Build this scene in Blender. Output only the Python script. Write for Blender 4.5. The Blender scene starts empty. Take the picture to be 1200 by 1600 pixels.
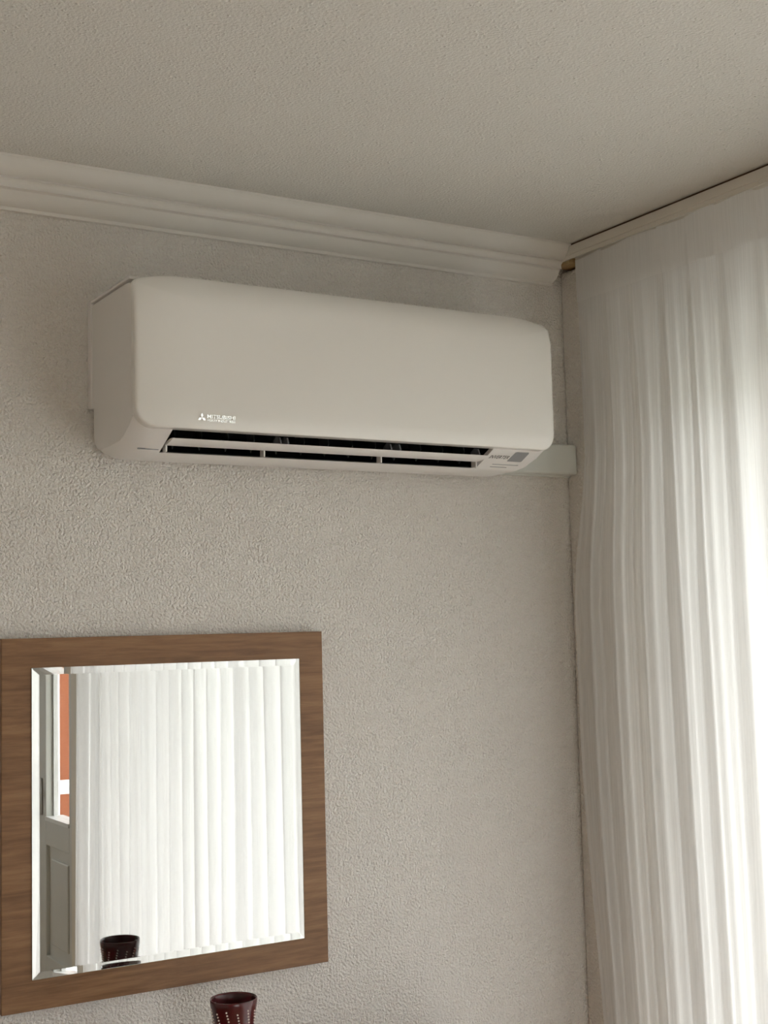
import bpy, bmesh, math, random
from mathutils import Vector, Matrix

random.seed(7)
SC = bpy.context.scene
COL = SC.collection
Z0 = 1.68                      # eye height above the floor; heights below are written relative to it

# ------------------------------------------------------------------ camera
def make_camera():
    yaw, pitch, roll = 0.543582, 0.0884274, -0.0248346
    cy, sy, cp, sp = math.cos(yaw), math.sin(yaw), math.cos(pitch), math.sin(pitch)
    d = Vector((sy * cp, cy * cp, sp)); r = Vector((cy, -sy, 0)); u = r.cross(d)
    c, s = math.cos(roll), math.sin(roll)
    r2 = r * c + u * s; u2 = -r * s + u * c
    cam = bpy.data.cameras.new('camera'); o = bpy.data.objects.new('camera', cam); COL.objects.link(o)
    m = Matrix((r2, u2, -d)).transposed().to_4x4()
    m.translation = Vector((-1.87926, -2.32448, Z0))
    o.matrix_world = m
    cam.sensor_fit = 'HORIZONTAL'; cam.sensor_width = 36; cam.lens = 36 * 2112.81 / 1200
    cam.clip_start = 0.05
    SC.camera = o
make_camera()

# ------------------------------------------------------------------ world, daylight, exposure
W = bpy.data.worlds.new('overcast_sky'); SC.world = W; W.use_nodes = True
WB = W.node_tree.nodes['Background']
WB.inputs[0].default_value = (0.97, 0.985, 1.0, 1); WB.inputs[1].default_value = 10.0
def portal(name, x, y0, y1, z0, z1):
    l = bpy.data.lights.new(name, 'AREA'); l.shape = 'RECTANGLE'
    l.size = abs(z1 - z0); l.size_y = abs(y1 - y0); l.cycles.is_portal = True
    o = bpy.data.objects.new(name, l); COL.objects.link(o)
    o.location = (x, (y0 + y1) / 2, (z0 + z1) / 2); o.rotation_euler = (0, math.radians(90), 0)   # shines towards -x
WIN = (-0.42, -3.42, 0.08, 2.20)          # y0, y1, z0, z1 of the window opening
DOOR = (-3.86, -5.18, 0.0, 2.24)
FILL_WIN = (-2.9, -1.0, 0.90, 2.00)           # x0, x1, z0, z1 of an unseen window added for fill, behind the camera
portal('window_daylight', 0.40, WIN[0], WIN[1], WIN[2], WIN[3])
portal('door_daylight', 0.40, DOOR[0], DOOR[1], DOOR[2], DOOR[3])
_l = bpy.data.lights.new('fill_window_portal', 'AREA'); _l.shape = 'RECTANGLE'; _l.size = FILL_WIN[1] - FILL_WIN[0]; _l.size_y = FILL_WIN[3] - FILL_WIN[2]; _l.cycles.is_portal = True  # portal for the unseen added window
_o = bpy.data.objects.new('fill_window_portal', _l); COL.objects.link(_o)
_o.location = ((FILL_WIN[0] + FILL_WIN[1]) / 2, -6.38, (FILL_WIN[2] + FILL_WIN[3]) / 2); _o.rotation_euler = (math.radians(90), 0, 0)   # shines towards +y
SC.view_settings.view_transform = 'Standard'; SC.view_settings.look = 'None'
SC.view_settings.gamma = 1; SC.view_settings.use_curve_mapping = False
SC.view_settings.exposure = -0.03
SC.cycles.use_denoising = True
SC.cycles.max_bounces = 14; SC.cycles.diffuse_bounces = 7; SC.cycles.glossy_bounces = 6
SC.cycles.transmission_bounces = 12; SC.cycles.transparent_max_bounces = 24
SC.cycles.caustics_reflective = False; SC.cycles.caustics_refractive = False

# ------------------------------------------------------------------ materials
def mat(name, color, rough=0.5, metallic=0.0, spec=0.5, coat=0.0):
    m = bpy.data.materials.new(name); m.use_nodes = True
    b = m.node_tree.nodes['Principled BSDF']
    b.inputs['Base Color'].default_value = (*color, 1); b.inputs['Roughness'].default_value = rough
    b.inputs['Metallic'].default_value = metallic; b.inputs['Specular IOR Level'].default_value = spec
    b.inputs['Coat Weight'].default_value = coat
    return m
def nd(m, typ, **kw):
    n = m.node_tree.nodes.new(typ)
    for k, v in kw.items():
        if hasattr(n, k): setattr(n, k, v)
        else: n.inputs[k].default_value = v
    return n
def lk(m, a, b): m.node_tree.links.new(a, b)

def stucco(name, color, scale, strength, dist, spots=0.0):
    m = mat(name, color, 0.9, spec=0.2)
    b = m.node_tree.nodes['Principled BSDF']
    tc = nd(m, 'ShaderNodeTexCoord')
    n1 = nd(m, 'ShaderNodeTexNoise', Scale=scale, Detail=1.0, Roughness=0.5); lk(m, tc.outputs['Object'], n1.inputs['Vector'])
    n2 = nd(m, 'ShaderNodeTexNoise', Scale=scale * 0.09, Detail=2.0); lk(m, tc.outputs['Object'], n2.inputs['Vector'])
    h = nd(m, 'ShaderNodeMath', operation='MULTIPLY_ADD'); lk(m, n2.outputs[0], h.inputs[0]); h.inputs[1].default_value = 0.8
    lk(m, n1.outputs[0], h.inputs[2])
    out = h.outputs[0]
    if spots:
        v = nd(m, 'ShaderNodeTexVoronoi', Scale=scale * 0.42); lk(m, tc.outputs['Object'], v.inputs['Vector'])
        r = nd(m, 'ShaderNodeMapRange'); r.inputs['From Min'].default_value = 0.0; r.inputs['From Max'].default_value = 0.22
        r.inputs['To Min'].default_value = spots; r.inputs['To Max'].default_value = 0.0
        lk(m, v.outputs['Distance'], r.inputs['Value'])
        a = nd(m, 'ShaderNodeMath', operation='ADD'); lk(m, out, a.inputs[0]); lk(m, r.outputs[0], a.inputs[1]); out = a.outputs[0]
    bp = nd(m, 'ShaderNodeBump', Strength=strength, Distance=dist); lk(m, out, bp.inputs['Height'])
    lk(m, bp.outputs[0], b.inputs['Normal'])
    return m
def wood(name, dark, light, axis='X', scale=1.0, rough=0.42):
    m = mat(name, light, rough, spec=0.35)
    b = m.node_tree.nodes['Principled BSDF']
    tc = nd(m, 'ShaderNodeTexCoord'); mp = nd(m, 'ShaderNodeMapping')
    sc = [26 * scale] * 3; sc['XYZ'.index(axis)] = 1.7 * scale; mp.inputs['Scale'].default_value = sc
    lk(m, tc.outputs['Object'], mp.inputs[0])
    n0 = nd(m, 'ShaderNodeTexNoise', Scale=1.0, Detail=2.0, Distortion=0.6); lk(m, mp.outputs[0], n0.inputs['Vector'])
    n1 = nd(m, 'ShaderNodeTexNoise', Scale=4.2, Detail=5.0, Roughness=0.7, Distortion=0.4); lk(m, mp.outputs[0], n1.inputs['Vector'])
    mx = nd(m, 'ShaderNodeMath', operation='MULTIPLY_ADD'); mx.inputs[1].default_value = 0.9
    lk(m, n1.outputs[0], mx.inputs[0])
    k = nd(m, 'ShaderNodeMath', operation='MULTIPLY'); lk(m, n0.outputs[0], k.inputs[0]); k.inputs[1].default_value = 0.3
    lk(m, k.outputs[0], mx.inputs[2])
    cr = nd(m, 'ShaderNodeValToRGB'); lk(m, mx.outputs[0], cr.inputs[0])
    cr.color_ramp.elements[0].position = 0.42; cr.color_ramp.elements[0].color = (*dark, 1)
    cr.color_ramp.elements[1].position = 0.78; cr.color_ramp.elements[1].color = (*light, 1)
    lk(m, cr.outputs[0], b.inputs['Base Color'])
    bp = nd(m, 'ShaderNodeBump', Strength=0.15, Distance=0.001); lk(m, mx.outputs[0], bp.inputs['Height']); lk(m, bp.outputs[0], b.inputs['Normal'])
    return m
def pane_mat(name):
    m = bpy.data.materials.new(name); m.use_nodes = True; nt = m.node_tree; nt.nodes.clear()
    o = nd(m, 'ShaderNodeOutputMaterial'); t = nd(m, 'ShaderNodeBsdfTransparent'); g = nd(m, 'ShaderNodeBsdfGlossy', Roughness=0.02)
    t.inputs[0].default_value = (0.95, 0.955, 0.95, 1)
    lw = nd(m, 'ShaderNodeLayerWeight', Blend=0.5); pw = nd(m, 'ShaderNodeMath', operation='POWER'); pw.inputs[1].default_value = 5
    lk(m, lw.outputs['Facing'], pw.inputs[0])
    f = nd(m, 'ShaderNodeMath', operation='MULTIPLY_ADD'); lk(m, pw.outputs[0], f.inputs[0]); f.inputs[1].default_value = 0.6; f.inputs[2].default_value = 0.04
    x = nd(m, 'ShaderNodeMixShader')
    lk(m, f.outputs[0], x.inputs[0]); lk(m, t.outputs[0], x.inputs[1]); lk(m, g.outputs[0], x.inputs[2]); lk(m, x.outputs[0], o.inputs[0])
    return m
def sheer_mat(name, see, col=(0.88, 0.87, 0.86)):
    m = bpy.data.materials.new(name); m.use_nodes = True; nt = m.node_tree; nt.nodes.clear()
    o = nd(m, 'ShaderNodeOutputMaterial'); t = nd(m, 'ShaderNodeBsdfTransparent')
    d = nd(m, 'ShaderNodeBsdfDiffuse'); tl = nd(m, 'ShaderNodeBsdfTranslucent')
    d.inputs[0].default_value = (*col, 1); tl.inputs[0].default_value = (*col, 1)
    a = nd(m, 'ShaderNodeMixShader'); a.inputs[0].default_value = 0.5
    lk(m, d.outputs[0], a.inputs[1]); lk(m, tl.outputs[0], a.inputs[2])
    uv = nd(m, 'ShaderNodeUVMap'); mp = nd(m, 'ShaderNodeMapping'); mp.inputs['Scale'].default_value = (420, 5, 1)
    lk(m, uv.outputs[0], mp.inputs[0])
    n = nd(m, 'ShaderNodeTexNoise', Scale=1.0, Detail=2.0); lk(m, mp.outputs[0], n.inputs['Vector'])
    r = nd(m, 'ShaderNodeMapRange'); r.inputs['From Min'].default_value = 0.3; r.inputs['From Max'].default_value = 0.7
    r.inputs['To Min'].default_value = see * 0.55; r.inputs['To Max'].default_value = see * 1.45
    lk(m, n.outputs[0], r.inputs['Value'])
    x = nd(m, 'ShaderNodeMixShader'); lk(m, r.outputs[0], x.inputs[0]); lk(m, a.outputs[0], x.inputs[1]); lk(m, t.outputs[0], x.inputs[2])
    lk(m, x.outputs[0], o.inputs[0])
    return m

M = dict(
    wall=stucco('wall_stucco', (0.79, 0.762, 0.73), 205, 1.0, 0.007),
    pier=stucco('pier_stucco', (0.80, 0.765, 0.715), 170, 1.0, 0.007),
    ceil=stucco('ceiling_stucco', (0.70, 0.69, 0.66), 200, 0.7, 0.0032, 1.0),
    trim=mat('white_plaster_trim', (0.75, 0.73, 0.70), 0.6, spec=0.3),
    ac=mat('white_plastic', (0.82, 0.80, 0.785), 0.38),
    panel=mat('glossy_white_panel', (0.85, 0.83, 0.80), 0.22, coat=0.5),
    black=mat('black_duct', (0.008, 0.008, 0.009), 0.5),
    vane=mat('dark_vane', (0.07, 0.072, 0.072), 0.45),
    grey=mat('grey_window', (0.33, 0.34, 0.36), 0.25),
    ink=mat('black_print', (0.02, 0.02, 0.02), 0.5),
    logo=mat('chrome_logo', (0.97, 0.97, 0.96), 0.12, 1.0),
    conduit=mat('conduit_plastic', (0.70, 0.72, 0.69), 0.45),
    rail=mat('painted_rail', (0.72, 0.68, 0.62), 0.55),
    raw=wood('raw_pine', (0.34, 0.22, 0.10), (0.52, 0.38, 0.20), 'Y', 2.0),
    oak=wood('oak_veneer', (0.165, 0.080, 0.036), (0.305, 0.165, 0.078), 'X'),
    edge=mat('dark_oak_edge', (0.10, 0.05, 0.025), 0.5),
    vase=mat('red_glaze', (0.070, 0.003, 0.006), 0.22, coat=0.15),
    bead=mat('pale_bead', (0.85, 0.76, 0.70), 0.3),
    pvc=mat('white_window_frame', (0.80, 0.80, 0.78), 0.35),
    doorp=mat('grey_white_door_paint', (0.62, 0.62, 0.58), 0.4),
    cream=mat('cream_jamb', (0.72, 0.66, 0.56), 0.6),
    metal=mat('satin_metal', (0.6, 0.6, 0.58), 0.3, 1.0),
    floor=wood('parquet', (0.42, 0.30, 0.19), (0.62, 0.47, 0.32), 'Y', 0.6),
    terra=stucco('terracotta_render', (0.26, 0.088, 0.042), 40, 0.3, 0.01),
    whitewall=stucco('white_render', (0.85, 0.84, 0.82), 40, 0.3, 0.01),
    slab=mat('balcony_concrete', (0.55, 0.54, 0.51), 0.8),
    ground=mat('outdoor_ground', (0.35, 0.36, 0.32), 0.9),
    pane=pane_mat('window_glass'),
    sheer=sheer_mat('sheer_voile', 0.11),
    band=sheer_mat('voile_heading', 0.07),
)
def glass_mat():
    m = bpy.data.materials.new('mirror_glass'); m.use_nodes = True
    b = m.node_tree.nodes['Principled BSDF']
    b.inputs['Base Color'].default_value = (1, 1, 1, 1); b.inputs['Roughness'].default_value = 0
    b.inputs['IOR'].default_value = 1.5; b.inputs['Transmission Weight'].default_value = 1
    return m
M['mglass'] = glass_mat()
M['silver'] = mat('mirror_silvering', (0.615, 0.62, 0.615), 0.0, 1.0)

# ------------------------------------------------------------------ helpers
def obj(name, bm, m, parent=None, smooth=False, recalc=True):
    if recalc: bmesh.ops.recalc_face_normals(bm, faces=bm.faces[:])
    me = bpy.data.meshes.new(name); bm.to_mesh(me); bm.free()
    for k in (m if isinstance(m, (list, tuple)) else [m]): me.materials.append(k)
    if smooth:
        me.polygons.foreach_set('use_smooth', [True] * len(me.polygons))
    o = bpy.data.objects.new(name, me); COL.objects.link(o)
    if parent: o.parent = parent
    return o
def sharp(o, ang=35):
    me = o.data; bm = bmesh.new(); bm.from_mesh(me)
    for e in bm.edges:
        e.smooth = not (len(e.link_faces) == 2 and e.calc_face_angle(0) > math.radians(ang))
    bm.to_mesh(me); bm.free()
    return o
def box(bm, x0, x1, y0, y1, z0, z1, bev=0.0):
    x0, x1 = min(x0, x1), max(x0, x1); y0, y1 = min(y0, y1), max(y0, y1); z0, z1 = min(z0, z1), max(z0, z1)
    r = bmesh.ops.create_cube(bm, size=1)
    bmesh.ops.scale(bm, verts=r['verts'], vec=(x1 - x0, y1 - y0, z1 - z0))
    bmesh.ops.translate(bm, verts=r['verts'], vec=((x0 + x1) / 2, (y0 + y1) / 2, (z0 + z1) / 2))
    if bev:
        es = list({e for v in r['verts'] for e in v.link_edges})
        bmesh.ops.bevel(bm, geom=es, offset=bev, segments=2, profile=0.5, affect='EDGES')
def bx(name, m, parent, *a, bev=0.0):
    bm = bmesh.new(); box(bm, *a, bev=bev); return obj(name, bm, m, parent)
def loft(bm, sections, closed=True, caps=True):
    rings = [[bm.verts.new(p) for p in s] for s in sections]
    n = len(rings[0])
    for a, b in zip(rings, rings[1:]):
        for i in range(n if closed else n - 1):
            j = (i + 1) % n
            bm.faces.new((a[i], a[j], b[j], b[i]))
    if caps:
        bm.faces.new(rings[0]); bm.faces.new(rings[-1][::-1])
    return rings
def lathe(bm, prof, c, seg=48):
    rings = []
    for r, z in prof:
        rings.append([bm.verts.new((c[0] + r * math.cos(2 * math.pi * k / seg), c[1] + r * math.sin(2 * math.pi * k / seg), c[2] + z)) for k in range(seg)])
    for a, b in zip(rings, rings[1:]):
        for k in range(seg):
            j = (k + 1) % seg; bm.faces.new((a[k], a[j], b[j], b[k]))
    return rings
def empty(name, loc):
    o = bpy.data.objects.new(name, None); COL.objects.link(o); o.location = loc; o.empty_display_size = 0.05
    return o
def par(o, p):
    o.parent = p; o.matrix_parent_inverse = p.matrix_basis.inverted(); return o
def under(p, *os):
    for o in os: par(o, p)
def tag(o, label, cat, group=None):
    o['label'] = label; o['category'] = cat
    if group: o['group'] = group
    return o
def struct(o): o['kind'] = 'structure'; return o

XB = 0.13          # inner face of the window wall (a plastered pier stands in the corner, face at x = 0)
H = 0.8303 + Z0    # ceiling height
XL, YF = -4.2, -6.2

# ------------------------------------------------------------------ room shell
bm = bmesh.new(); box(bm, XL - .2, XB + .34, 0, .2, -.0, H + .2); struct(obj('wall_back', bm, M['wall']))
bm = bmesh.new(); box(bm, XL - .2, XL, YF - .2, 0, 0, H); struct(obj('wall_left', bm, M['wall']))
bm = bmesh.new()
box(bm, XL, FILL_WIN[0], YF - .2, YF, 0, H); box(bm, FILL_WIN[1], XB + .34, YF - .2, YF, 0, H)
box(bm, FILL_WIN[0], FILL_WIN[1], YF - .2, YF, 0, FILL_WIN[2]); box(bm, FILL_WIN[0], FILL_WIN[1], YF - .2, YF, FILL_WIN[3], H)
struct(obj('wall_front', bm, M['wall']))
bm = bmesh.new()
X2 = XB + .34
box(bm, XB, X2, WIN[0], 0, 0, H); box(bm, XB, X2, DOOR[0], WIN[1], 0, H); box(bm, XB, X2, YF, DOOR[1], 0, H)
box(bm, XB, X2, WIN[1], WIN[0], WIN[3], H); box(bm, XB, X2, WIN[1], WIN[0], 0, WIN[2]); box(bm, XB, X2, DOOR[1], DOOR[0], DOOR[3], H)
struct(obj('wall_right', bm, M['wall']))
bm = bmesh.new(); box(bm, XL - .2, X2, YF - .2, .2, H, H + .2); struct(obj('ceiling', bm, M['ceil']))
bm = bmesh.new(); box(bm, XL - .2, X2, YF - .2, .2, -.2, 0); struct(obj('floor', bm, M['floor']))
# plastered pier in the corner, ending just under the curtain rail
bm = bmesh.new(); box(bm, 0, XB, -.165, 0, 0, Z0 + .787, bev=0.006); struct(obj('wall_corner_pier', bm, M['pier']))  # hidden part lengthened behind the curtain to block stray daylight

# cornice
def arc(p0, p1, bulge, n=7):
    out = []
    dx, dy = p1[0] - p0[0], p1[1] - p0[1]
    for i in range(n + 1):
        t = i / n; k = 4 * t * (1 - t) * bulge
        out.append((p0[0] + dx * t - dy * k, p0[1] + dy * t + dx * k))
    return out
prof = [(0, 0), (-.080, 0), (-.080, -.004)] + arc((-.078, -.006), (-.048, -.029), -.16) + [(-.0485, -.031)] + \
       arc((-.051, -.033), (-.045, -.047), .28, 6) + [(-.038, -.048)] + arc((-.036, -.0485), (-.010, -.071), -.14) + [(-.009, -.077), (0, -.077)]
def cornice(name, x0, x1):
    bm = bmesh.new()
    loft(bm, [[(x0, y, H + z) for y, z in prof], [(x1, y, H + z) for y, z in prof]])
    o = struct(sharp(obj(name, bm, M['trim'], smooth=True), 25)); return o
cornice('trim_1', XL, -.031)

# window frame, panes
def window():
    w = empty('window_1', (XB + .2, (WIN[0] + WIN[1]) / 2, WIN[2])); struct(w)
    x0, x1 = XB + .17, XB + .23; y0, y1, z0, z1 = WIN
    n = 3; step = (y1 - y0) / n
    for i in range(n + 1):
        yc = y0 + step * i; a = .03 if i in (0, n) else .045
        c = yc - .03 if i == 0 else (yc + .03 if i == n else yc)
        under(w, bx('window_post', M['pvc'], None, x0, x1, c - a, c + a, z0, z1, bev=.004))
    for zc in (z0 + .04, z1 - .04):
        under(w, bx('window_rail', M['pvc'], None, x0, x1, y1, y0, zc - .04, zc + .04, bev=.004))
    for i in range(n):
        under(w, bx('pane', M['pane'], None, x0 + .025, x0 + .031, y0 + step * i - .05, y0 + step * (i + 1) + .05, z0 + .07, z1 - .07))
window()
def add_fill_window():  # unseen window, added to send frontal fill light onto the back wall
    w = empty('fill_window', ((FILL_WIN[0] + FILL_WIN[1]) / 2, YF - .1, FILL_WIN[2])); struct(w)
    x0, x1, z0, z1 = FILL_WIN; y0, y1 = YF - .13, YF - .07
    for c in (x0 + .03, (x0 + x1) / 2, x1 - .03): under(w, bx('window_post', M['pvc'], None, c - .03, c + .03, y0, y1, z0, z1, bev=.004))
    for c in (z0 + .03, z1 - .03): under(w, bx('window_rail', M['pvc'], None, x0, x1, y0, y1, c - .03, c + .03, bev=.004))
    for a, b in ((x0 + .06, (x0 + x1) / 2 - .03), ((x0 + x1) / 2 + .03, x1 - .06)): under(w, bx('pane', M['pane'], None, a, b, y0 + .025, y0 + .031, z0 + .06, z1 - .06))
add_fill_window()

def balcony_door(name, ya, yb, handle_y):
    d = empty(name, (XB + .06, (ya + yb) / 2, 0)); struct(d)
    x0, x1 = XB + .03, XB + .085; z0, z1 = .01, DOOR[3] - .03; zs = Z0 - .88
    P = lambda n, m, *a, **k: under(d, bx(n, m, None, *a, **k))
    s = .14
    P('stile', M['doorp'], x0, x1, ya, ya - s, z0, z1, bev=.003); P('stile', M['doorp'], x0, x1, yb + s, yb, z0, z1, bev=.003)
    P('rail', M['doorp'], x0, x1, ya - s, yb + s, z1 - .12, z1, bev=.003)
    P('rail', M['doorp'], x0, x1, ya - s, yb + s, zs - .12, zs, bev=.003)
    P('rail', M['doorp'], x0, x1, ya - s, yb + s, z0, z0 + .14, bev=.003)
    P('panel', M['doorp'], x0 + .018, x1 - .018, ya - s, yb + s, z0 + .14, zs - .12)
    P('panel', M['doorp'], x0 + .008, x1 - .008, ya - s - .05, yb + s + .05, z0 + .20, zs - .18, bev=.006)
    P('pane', M['pane'], x0 + .03, x0 + .036, ya - s, yb + s, zs, z1 - .12)
    # glazing beads
    for y in (ya - s, yb + s): P('glazing_bead', M['pvc'], x0 + .036, x1 + .004, y - .012, y + .012, zs, z1 - .12)
    P('glazing_bead', M['pvc'], x0 - .006, x1 + .03, ya - s, yb + s, zs, zs + .018)
    if handle_y is not None:
        h = bx('handle', M['metal'], None, x0 - .012, x0, handle_y - .016, handle_y + .016, Z0 - .86, Z0 - .68, bev=.004); under(d, h)
        g = bx('lever', M['metal'], None, x0 - .055, x0 - .012, handle_y - .01, handle_y + .01, Z0 - .76, Z0 - .74, bev=.003); par(g, h)
        g = bx('lever', M['metal'], None, x0 - .062, x0 - .045, handle_y - .01, handle_y + .11, Z0 - .76, Z0 - .74, bev=.003); par(g, h)
balcony_door('door_1', DOOR[0] - .02, -4.52, -4.45)
balcony_door('door_2', -4.522, DOOR[1] + .02, None)
bm = bmesh.new(); box(bm, XB - .012, XB - .0005, DOOR[0] + .09, DOOR[0], 0, DOOR[3] + .08, bev=.003)
struct(obj('trim_2', bm, M['cream']))
# balcony outside
bm = bmesh.new(); box(bm, X2, X2 + 1.4, -9, 1, -.2, -.03); struct(obj('balcony_floor', bm, M['slab']))
bm = bmesh.new(); box(bm, X2, X2 + 1.5, -5.6, -0.95, H + .02, H + .2); struct(obj('sky_blocker_slab', bm, M['slab']))  # unseen slab added overhead to dim the sky light on the far curtain
bm = bmesh.new(); box(bm, -600, 600, -600, 600, -4.2, -4.0); struct(obj('ground', bm, M['ground']))

# ------------------------------------------------------------------ curtain rail and curtain
def rail():
    e = empty('curtain_rail', (0, -1.7, H - .03))
    yr0, yr1 = -.012, -3.42
    under(e, bx('rail_board', M['rail'], None, -.0355, .034, yr1, yr0, H - .0245, H - .005, bev=.0012))
    under(e, bx('rail_lip', M['rail'], None, -.0325, -.029, yr1, yr0 - .01, H - .033, H - .0245))
    under(e, bx('rail_lip', M['rail'], None, .028, .034, yr1, yr0 - .01, H - .033, H - .0245))
    under(e, bx('rail_track', M['rail'], None, -.006, .004, yr1, yr0 - .02, H - .030, H - .0245))
    k = bx('raw_end_block', M['raw'], None, -.026, .03, -.062, -.0125, H - .038, H - .0245, bev=.002); under(e, k)
    k['label'] = 'bare brown wooden end of the rail'
    under(e, bx('gap_shade_strip', M['edge'], None, -.030, .03, yr1, yr0, H - .0052, H + .0))  # dark strip standing in for shade in the gap under the ceiling
    tag(e, 'long painted wooden curtain rail fixed under the ceiling above the sheer curtain', 'curtain rail')
rail()

def curtain():
    rnd = random.Random(11)
    L = 3.17
    # y0, width, depth, overlap at full length, height below the rail where the overlap opens, phase
    folds = [[0, .085, .25, .05, .3, .4], [.085, .08, .20, .05, .3, -.5], [.165, .092, .32, .06, .10, .2], [.257, .08, .50, .07, .38, -.3],
             [.337, .08, .18, .05, .5, .7], [.417, .10, .78, .10, .03, -.1], [.517, .083, .45, .05, .02, .5]]
    y = .60
    while y < L:
        p = rnd.uniform(.095, .15)
        folds.append([y, p, rnd.uniform(.8, 1.2), rnd.uniform(.15, .26), rnd.uniform(.03, .3), rnd.uniform(-1, 1)]); y += p
    NS = 22; ztop, zbot = H - .0335, .025
    zs = [ztop, ztop - .02, ztop - .05, ztop - .085, ztop - .12, ztop - .18, ztop - .23, ztop - .28] + [ztop - .28 - (ztop - .28 - zbot) * k / 28 for k in range(1, 29)]
    sst = lambda v, a, b: (lambda q: q * q * (3 - 2 * q))(min(1, max(0, (v - a) / (b - a))))
    def row(z, off=0.0):
        out = []
        h = (ztop - z)
        grow = min(1, max(0, (h - .01) / .30)); drift = h / (ztop - zbot)
        for i, (y0, p, am, ov, hs, ph) in enumerate(folds):
            op = min(1, max(0, (h - hs) / .45)); op = op * op * (3 - 2 * op)
            ratio = .07 + (ov - .07) * op * (1 + .12 * math.sin(h * 2.3 + ph * 6))
            if i == 2 and h > .45: ratio = max(.09, ratio - (h - .45) * .35)
            for k in range(NS):
                t = k / NS; f = 2 * math.pi * t
                b = (.007 + .017 * grow) * am if y0 >= .6 else -(.004 + .020 * (.35 * grow + .65 * op)) * am
                b = b * (1 + .15 * math.sin(h * 2.1 + ph * 3))
                xx = -b * math.sin(f) + .003 * math.sin(3 * f + ph) * grow - .026
                yy = -(.088 + y0 + p * t) + p * ratio * math.sin(f) + .008 * drift * math.sin(y0 * 9 + h * 1.3) - .03 * drift * (1 if y0 < .6 else .4)
                if y0 > 2.9: yy -= .05 * drift
                yy += .055 * sst(h, .40, .75) * (1 - .75 * sst(h, 1.0, 1.8)) * math.exp(-(y0 + p * t) / .14)
                zz = z - (.003 + .003 * math.sin(y0 * 23 + ph * 2 + t * 3) if h < .003 else 0)
                out.append(((xx - off, yy, zz), y0 + p * t))
        return out
    def sheet(name, rows, m, parent):
        bm = bmesh.new(); uvl = bm.loops.layers.uv.new('UVMap'); V = []; U = {}
        for r in rows:
            line = []
            for q, u in r:
                v = bm.verts.new(q); U[v] = (u, q[2]); line.append(v)
            V.append(line)
        for a, b in zip(V, V[1:]):
            for k in range(len(a) - 1):
                f = bm.faces.new((a[k], a[k + 1], b[k + 1], b[k]))
                for l in f.loops: l[uvl].uv = U[l.vert]
        o = obj(name, bm, m, None, smooth=True, recalc=False); under(parent, o); return o
    e = empty('sheer_curtain', (0, -1.7, .025))
    sheet('curtain_cloth', [row(z) for z in zs], M['sheer'], e)
    zb = [ztop - .098 * k / 7 for k in range(8)]
    hb = sheet('heading_tape', [row(z, .0025) for z in zb], M['band'], e)
    sheet('bottom_hem', [row(zbot + .10 * k / 3, .0025) for k in range(4)], M['band'], e)
    tag(e, 'floor-length white sheer curtain hanging in soft folds in front of the window', 'curtain')
curtain()

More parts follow.
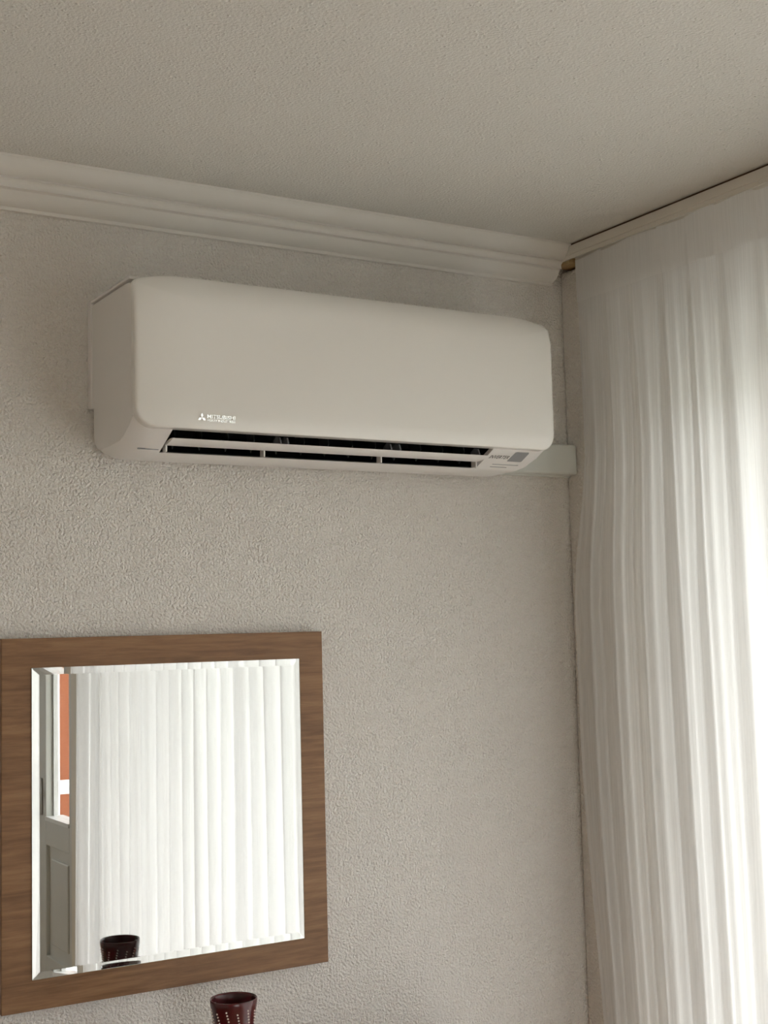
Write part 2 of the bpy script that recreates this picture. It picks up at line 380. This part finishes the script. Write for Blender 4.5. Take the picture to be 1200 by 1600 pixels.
# ------------------------------------------------------------------ air conditioner
AX0, AX1 = -1.085, -.216
def air_conditioner():
    ac = empty('air_conditioner', ((AX0 + AX1) / 2, -.11, Z0 + .31))
    Zc = lambda L: [(y, z + Z0) for y, z in L]
    E_ = Zc([(-.006, .597), (-.185, .597), (-.203, .595), (-.214, .586), (-.216, .50), (-.217, .39), (-.213, .368), (-.196, .354), (-.170, .340), (-.150, .334), (-.10, .331), (-.06, .330), (-.038, .335), (-.024, .345), (-.019, .36), (-.019, .41), (-.006, .412)])
    M_ = Zc([(-.006, .604), (-.185, .604), (-.203, .600), (-.214, .592), (-.216, .50), (-.218, .39), (-.220, .362), (-.221, .350), (-.190, .334), (-.154, .3165), (-.148, .3145), (-.06, .3135), (-.032, .318), (-.018, .330), (-.012, .35), (-.012, .41), (-.006, .412)])
    mixp = lambda t: [(a[0] + (b[0] - a[0]) * t, a[1] + (b[1] - a[1]) * t) for a, b in zip(E_, M_)]
    OX0, OX1 = -1.016, -.354
    def block(bm, xs):
        loft(bm, [[(x, y, z) for y, z in mixp(t)] for x, t in xs])
    bm = bmesh.new()
    ease = [(0, 0), (.003, .12), (.010, .38), (.020, .66), (.032, .87), (.045, .97), (.055, 1)]
    block(bm, [(AX0 + d, t) for d, t in ease] + [(OX0, 1)])
    block(bm, [(OX1, 1)] + [(AX1 - d, t) for d, t in ease[::-1]])
    # middle span, open where the outlet is
    mid = M_[9:] + M_[:7] + Zc([(-.2205, .354), (-.213, .349), (-.204, .350)])
    mid = Zc([(-.142, .320)]) + mid
    loft(bm, [[(OX0, y, z) for y, z in mid], [(OX1, y, z) for y, z in mid]], closed=False, caps=False)
    body = sharp(obj('casing', bm, M['ac'], None, smooth=True), 30); under(ac, body)
    # outlet duct
    duct = Zc([(-.204, .350), (-.185, .40), (-.15, .44), (-.10, .445), (-.065, .41), (-.07, .36), (-.10, .335), (-.142, .320)])
    bm = bmesh.new(); loft(bm, [[(OX0 + .0005, y, z) for y, z in duct], [(OX1 - .0005, y, z) for y, z in duct]], closed=False)
    under(ac, obj('air_outlet', bm, M['black'], None))
    # louver blade
    def blade(name, x0, x1, y0, z0, y1, z1, th, m):
        bm = bmesh.new(); L = []
        dy, dz = y1 - y0, z1 - z0; n = math.hypot(dy, dz); ny, nz = -dz / n, dy / n
        for k in range(20):
            a = 2 * math.pi * k / 20; c = .5 - .5 * math.cos(a); s = math.sin(a) * th / 2
            s *= (1.0 if abs(math.sin(a)) < .01 else min(1, .5 + abs(math.sin(a)) * .5))
            L.append((y0 + dy * c + ny * s, Z0 + z0 + dz * c + nz * s))
        loft(bm, [[(x0, y, z) for y, z in L], [(x1, y, z) for y, z in L]])
        o = obj(name, bm, m, None, smooth=True); sharp(o, 60); under(ac, o); return o
    fl = blade('louver', OX0 + .004, OX1 - .006, -.206, .3350, -.166, .3278, .0055, M['ac'])
    for x in (-1.008, -.822, -.579, -.362):
        b = bx('louver_arm', M['ac'], None, x - .0012, x + .0012, -.168, -.152, Z0 + .3165, Z0 + .329); par(b, fl)
    n = 13
    for i in range(n):
        x = OX0 + .03 + (OX1 - OX0 - .06) * i / (n - 1)
        bm = bmesh.new(); pr = Zc([(-.172, .345), (-.160, .375), (-.12, .39), (-.10, .37), (-.115, .342), (-.140, .326)])
        loft(bm, [[(x - .001 + (y + .14) * .25, y, z) for y, z in pr], [(x + .001 + (y + .14) * .25, y, z) for y, z in pr]])
        under(ac, obj('vane', bm, M['vane'], None))
    for x in (-.802, -.787, -.572, -.552, -.372):
        bm = bmesh.new(); pr = Zc([(-.195, .338), (-.190, .349), (-.178, .352), (-.165, .345), (-.170, .334)])
        loft(bm, [[(x - .0015, y, z) for y, z in pr], [(x + .0015, y, z) for y, z in pr]])
        under(ac, obj('vane_hook', bm, M['grey'], None))
    # front panel
    x0, x1, zb, zt = AX0 - .002, AX1 + .002, Z0 + .3475, Z0 + .6125
    xc, zc = (x0 + x1) / 2, (zb + zt) / 2
    out = []
    def corner(cx, cz, rx, rz, a0, n=16):
        for k in range(n + 1):
            a = math.radians(a0 + 90 * k / n); out.append((cx + rx * math.cos(a), cz + rz * math.sin(a)))
    corner(x1 - .035, zb + .036, .035, .036, -90); 
    for k in range(1, 8): out.append((x1, zb + .036 + (zt - zb - .036 - .022) * k / 8))
    corner(x1 - .10, zt - .022, .10, .022, 0)
    for k in range(1, 24): out.append((x1 - .10 + (x0 - x1 + .20) * k / 24, zt))
    corner(x0 + .10, zt - .022, .10, .022, 90)
    for k in range(1, 8): out.append((x0, zt - .022 + (zb + .036 - zt + .022) * k / 8))
    corner(x0 + .035, zb + .036, .035, .036, 180)
    for k in range(1, 24): out.append((x0 + .035 + (x1 - x0 - .07) * k / 24, zb))
    hw = (x1 - x0) / 2
    def yf(x, z, s):
        top = max(0, (z - (zt - .060)) / .060); side = max(0, (abs(x - xc) - (hw - .10)) / .10); bot = max(0, ((zb + .03) - z) / .03)
        y = -.2400 + .024 * top ** 2.4 + .010 * side ** 2.2 + .003 * bot ** 2
        e = max(0, 1 - (1 - s) * hw / .006)          # small rounded rim
        return y + .0035 * (1 - math.sqrt(max(0, 1 - e * e)))
    S = [1, .9995, .9988, .9975, .996, .993, .988, .98, .97, .955, .94, .92, .90, .87, .84, .80, .76, .72, .66, .6, .5, .4, .25, .1]
    bm = bmesh.new()
    rings = [[bm.verts.new((x, max(-.2135, yf(x, z, 1)) + .0 if False else -.2135, z)) for x, z in out]]
    for s in S:
        rings.append([bm.verts.new((xc + (x - xc) * s, yf(xc + (x - xc) * s, zc + (z - zc) * s, s), zc + (z - zc) * s)) for x, z in out])
    N = len(out)
    for a, b in zip(rings, rings[1:]):
        for k in range(N):
            j = (k + 1) % N; bm.faces.new((a[k], a[j], b[j], b[k]))
    c = bm.verts.new((xc, -.24, zc))
    for k in range(N): bm.faces.new((rings[-1][k], rings[-1][(k + 1) % N], c))
    bm.faces.new(rings[0][::-1])
    pn = sharp(obj('front_panel', bm, M['panel'], None, smooth=True), 40); under(ac, pn)
    # top cover and rear plate standing slightly proud of the side
    bm = bmesh.new()
    box(bm, AX0 - .0025, AX1 + .0025, -.206, -.001, Z0 + .6005, Z0 + .6055, bev=.0015)
    under(ac, obj('top_cover', bm, M['ac'], None))
    bm = bmesh.new(); box(bm, AX0 - .004, AX1 + .004, -.014, 0, Z0 + .410, Z0 + .6045, bev=.0015)
    under(ac, obj('rear_plate', bm, M['ac'], None))
    # emblem + lettering
    def text(body, name, m, width, height, org, ux, uy, bold=.012, depth=.0004, parent=None, shear=0.0):
        cu = bpy.data.curves.new(name, 'FONT'); cu.body = body; cu.size = 1; cu.offset = bold; cu.extrude = 0.0; cu.shear = shear; cu.resolution_u = 3
        t = bpy.data.objects.new(name, cu); COL.objects.link(t)
        bpy.context.view_layer.update()
        me = bpy.data.meshes.new_from_object(t.evaluated_get(bpy.context.evaluated_depsgraph_get()))
        bpy.data.objects.remove(t)
        xs = [v.co.x for v in me.vertices]; ys = [v.co.y for v in me.vertices]
        ax, ay, sx, sy = min(xs), min(ys), width / (max(xs) - min(xs)), height / (max(ys) - min(ys))
        un = ux.cross(uy)
        for v in me.vertices:
            v.co = org + ux * ((v.co.x - ax) * sx) + uy * ((v.co.y - ay) * sy) + un * depth
        me.materials.clear(); me.materials.append(m)
        o = bpy.data.objects.new(name, me); COL.objects.link(o); par(o, parent); return o
    ux, uz = Vector((1, 0, 0)), Vector((0, -.15, .989))      # raised chrome letters face slightly down
    yl = -.2400
    text('MITSUBISHI', 'lettering', M['logo'], .0515, .0062, Vector((-.9635, yl, Z0 + .3665)), ux, uz, .006, parent=pn)
    text('HEAVY INDUSTRIES', 'lettering', M['logo'], .0515, .0040, Vector((-.9635, yl, Z0 + .3610)), ux, uz, .006, parent=pn)
    bm = bmesh.new(); cx, cz, r = -.9735, Z0 + .3665, .0082
    for a in (90, 210, 330):
        p = lambda rr, aa: bm.verts.new((cx + rr * math.cos(math.radians(aa)), yl - .0014 - .15 * rr * math.sin(math.radians(aa)), cz + rr * math.sin(math.radians(aa))))
        vs = [bm.verts.new((cx, yl - .0014, cz)), p(r * .577, a - 30), p(r, a), p(r * .577, a + 30)]
        bm.faces.new(vs)
    o = obj('emblem', bm, M['logo'], None); par(o, pn)
    # lettering and receiver window on the slanted face right of the outlet
    A = Vector((0, -.154, Z0 + .3165)); B = Vector((0, -.221, Z0 + .350)); uy = (B - A).normalized()
    at = lambda x, t: Vector((x, 0, 0)) + A + (B - A) * t
    text('INVERTER', 'lettering', M['ink'], .046, .011, at(-.347, .50), ux, uy, .012, .0005, parent=body, shear=.2)
    bm = bmesh.new(); un = ux.cross(uy)
    q = [at(x + .024, t) for x, t in ((-.321, .40), (-.289, .40), (-.287, .43), (-.287, .80), (-.289, .84), (-.317, .84), (-.320, .81), (-.3225, .44))]
    loft(bm, [[v - un * .001 for v in q], [v + un * .0006 for v in q]])
    o = obj('receiver_window', bm, M['grey'], None); par(o, body)
    bm = bmesh.new()
    for xx0, xx1, t in ((-.325, -.262, .22), (-.325, -.285, .10)):
        q = [at(xx0, t), at(xx1, t), at(xx1, t + .025), at(xx0, t + .025)]
        loft(bm, [[v - un * .001 for v in q], [v + un * .0004 for v in q]])
    o = obj('seam', bm, M['grey'], None); par(o, body)
    bm = bmesh.new()
    for xx0, xx1, t in ((-1.058, -1.020, .10),):
        q = [at(xx0, t), at(xx1, t), at(xx1, t + .03), at(xx0, t + .03)]
        loft(bm, [[v - un * .001 for v in q], [v + un * .0004 for v in q]])
    o = obj('seam', bm, M['grey'], None); par(o, body)
    tag(ac, 'white wall-mounted split air conditioner with open black outlet, hung under the cornice', 'air conditioner')
air_conditioner()

def conduit():
    e = empty('pipe_conduit', (-.1, -.018, Z0 + .33))
    under(e, bx('conduit_base', M['conduit'], None, AX1 + .001, -.0005, -.012, 0, Z0 + .3275, Z0 + .3985, bev=.001))
    under(e, bx('conduit_cover', M['conduit'], None, AX1 + .001, -.0015, -.037, -.008, Z0 + .3305, Z0 + .396, bev=.004))
    tag(e, 'short pale plastic pipe cover running from the air conditioner into the corner', 'pipe cover')
conduit()

# ------------------------------------------------------------------ mirror
def mirror():
    x0, x1, z0, z1 = -1.2492, -.6335, Z0 - .6172, Z0 + .0041; b = .0507
    e = empty('wall_mirror', ((x0 + x1) / 2, 0, z0))
    o = bx('frame_board', M['oak'], None, x0, x1, -.020, 0, z0, z1, bev=.0008); under(e, o)
    gx0, gx1, gz0, gz1 = x0 + b, x1 - b, z0 + b, z1 - b
    yb, th, bw, drop = -.0202, .0040, .0125, .0019
    bm = bmesh.new()
    R = lambda i, y: [bm.verts.new(p) for p in ((gx0 + i, y, gz0 + i), (gx1 - i, y, gz0 + i), (gx1 - i, y, gz1 - i), (gx0 + i, y, gz1 - i))]
    back = R(0, yb); edge = R(0, yb - th + drop); front = R(bw, yb - th)
    fb = bm.faces.new(back); fb.material_index = 1
    bm.faces.new(front)
    for a, c in ((back, edge), (edge, front)):
        for k in range(4):
            j = (k + 1) % 4; bm.faces.new((a[k], a[j], c[j], c[k]))
    under(e, obj('mirror_glass', bm, [M['mglass'], M['silver']], None))
    tag(e, 'square mirror with a wide flat brown oak frame hung on the stucco wall', 'mirror')
mirror()

# ------------------------------------------------------------------ vase on the sideboard
def vase():
    vx, vy, vz = -.950, -.283, Z0 - .579
    base = .86; hgt = vz - base
    e = empty('vase', (vx, vy, base))
    outer = [(0, .38), (.007, .378), (.018, .358), (.035, .332), (.06, .305), (.09, .285), (.12, .275), (.15, .285), (.18, .318), (.21, .362), (hgt - .01, .41), (hgt, .415)]
    outer = [(r * .1, -z) for z, r in outer]
    inner = [(.0015, -hgt + .02), (.030, -hgt + .03), (.026, -.17), (.023, -.12), (.0265, -.06), (.030, -.035), (.0335, -.015), (.0352, -.003), (.0365, .0008), (.0375, .0008)]
    prof = inner + outer
    prof.append((.001, -hgt))
    bm = bmesh.new(); lathe(bm, prof, (vx, vy, vz), 56)
    body = obj('vase_body', bm, M['vase'], None, smooth=True); under(e, body)
    def rad(z):
        for (r0, z0), (r1, z1) in zip(outer, outer[1:]):
            if z1 <= z <= z0: return r0 + (r1 - r0) * (z0 - z) / (z0 - z1)
        return outer[-1][0]
    bm = bmesh.new()
    for k in range(13):
        a0 = 2 * math.pi * k / 13 + .1
        for i in range(24):
            z = -.013 - i * .0048 - (.004 if k % 2 else 0); a = a0 + i * .028; r = rad(z) + .0004
            mt = Matrix.Translation((vx + r * math.cos(a), vy + r * math.sin(a), vz + z))
            bmesh.ops.create_icosphere(bm, subdivisions=1, radius=.0016, matrix=mt)
    t = obj('bead_trim', bm, M['bead'], None, smooth=True); t['kind'] = 'stuff'; par(t, body)
    tag(e, 'dark red flared vase with slanting rows of pale beads, below the mirror', 'vase')
vase()

def sideboard():
    x0, x1, y0, y1 = -1.55, -.35, -.42, -.012
    e = empty('sideboard', ((x0 + x1) / 2, (y0 + y1) / 2, 0))
    under(e, bx('top', M['oak'], None, x0 - .01, x1 + .01, y0 - .01, y1, .83, .86, bev=.002))
    under(e, bx('body', M['oak'], None, x0, x1, y0 + .02, y1, .10, .83))
    w = (x1 - x0) / 3
    for i in range(3):
        d = bx('door', M['oak'], None, x0 + w * i + .003, x0 + w * (i + 1) - .003, y0, y0 + .02, .105, .822, bev=.002); under(e, d)
        k = bx('handle', M['metal'], None, x0 + w * (i + .85), x0 + w * (i + .85) + .012, y0 - .025, y0, .50, .62, bev=.003); par(k, d)
    for x in (x0 + .05, x1 - .05):
        for y in (y0 + .06, y1 - .05): under(e, bx('leg', M['edge'], None, x - .02, x + .02, y - .02, y + .02, 0, .10))
    tag(e, 'brown oak sideboard under the mirror, carrying the red vase', 'sideboard')
sideboard()

# ------------------------------------------------------------------ seen through the balcony door
def outside():
    o = bx('terracotta_house', M['terra'], None, 1.28, 2.1, -11, -8.0, -4.0, 7.0); tag(o, 'orange rendered neighbour house seen in the mirror through the door pane', 'house')
    o = bx('white_party_wall', M['whitewall'], None, X2 + .0, 1.25, -7.9, -7.6, -4.0, 3.2); tag(o, 'white outdoor wall seen in the mirror beside the orange house', 'wall')
    e = empty('balcony_railing', (1.6, -7.0, 0))
    under(e, bx('hand_rail', M['pvc'], None, .6, X2 + 1.35, -7.05, -6.98, .62, .71, bev=.005))
    for x in (.75, 1.75): under(e, bx('post', M['pvc'], None, x - .02, x + .02, -7.03, -7.0, -.03, .62))
    tag(e, 'white balcony railing crossing the orange view in the mirror', 'railing')
outside()
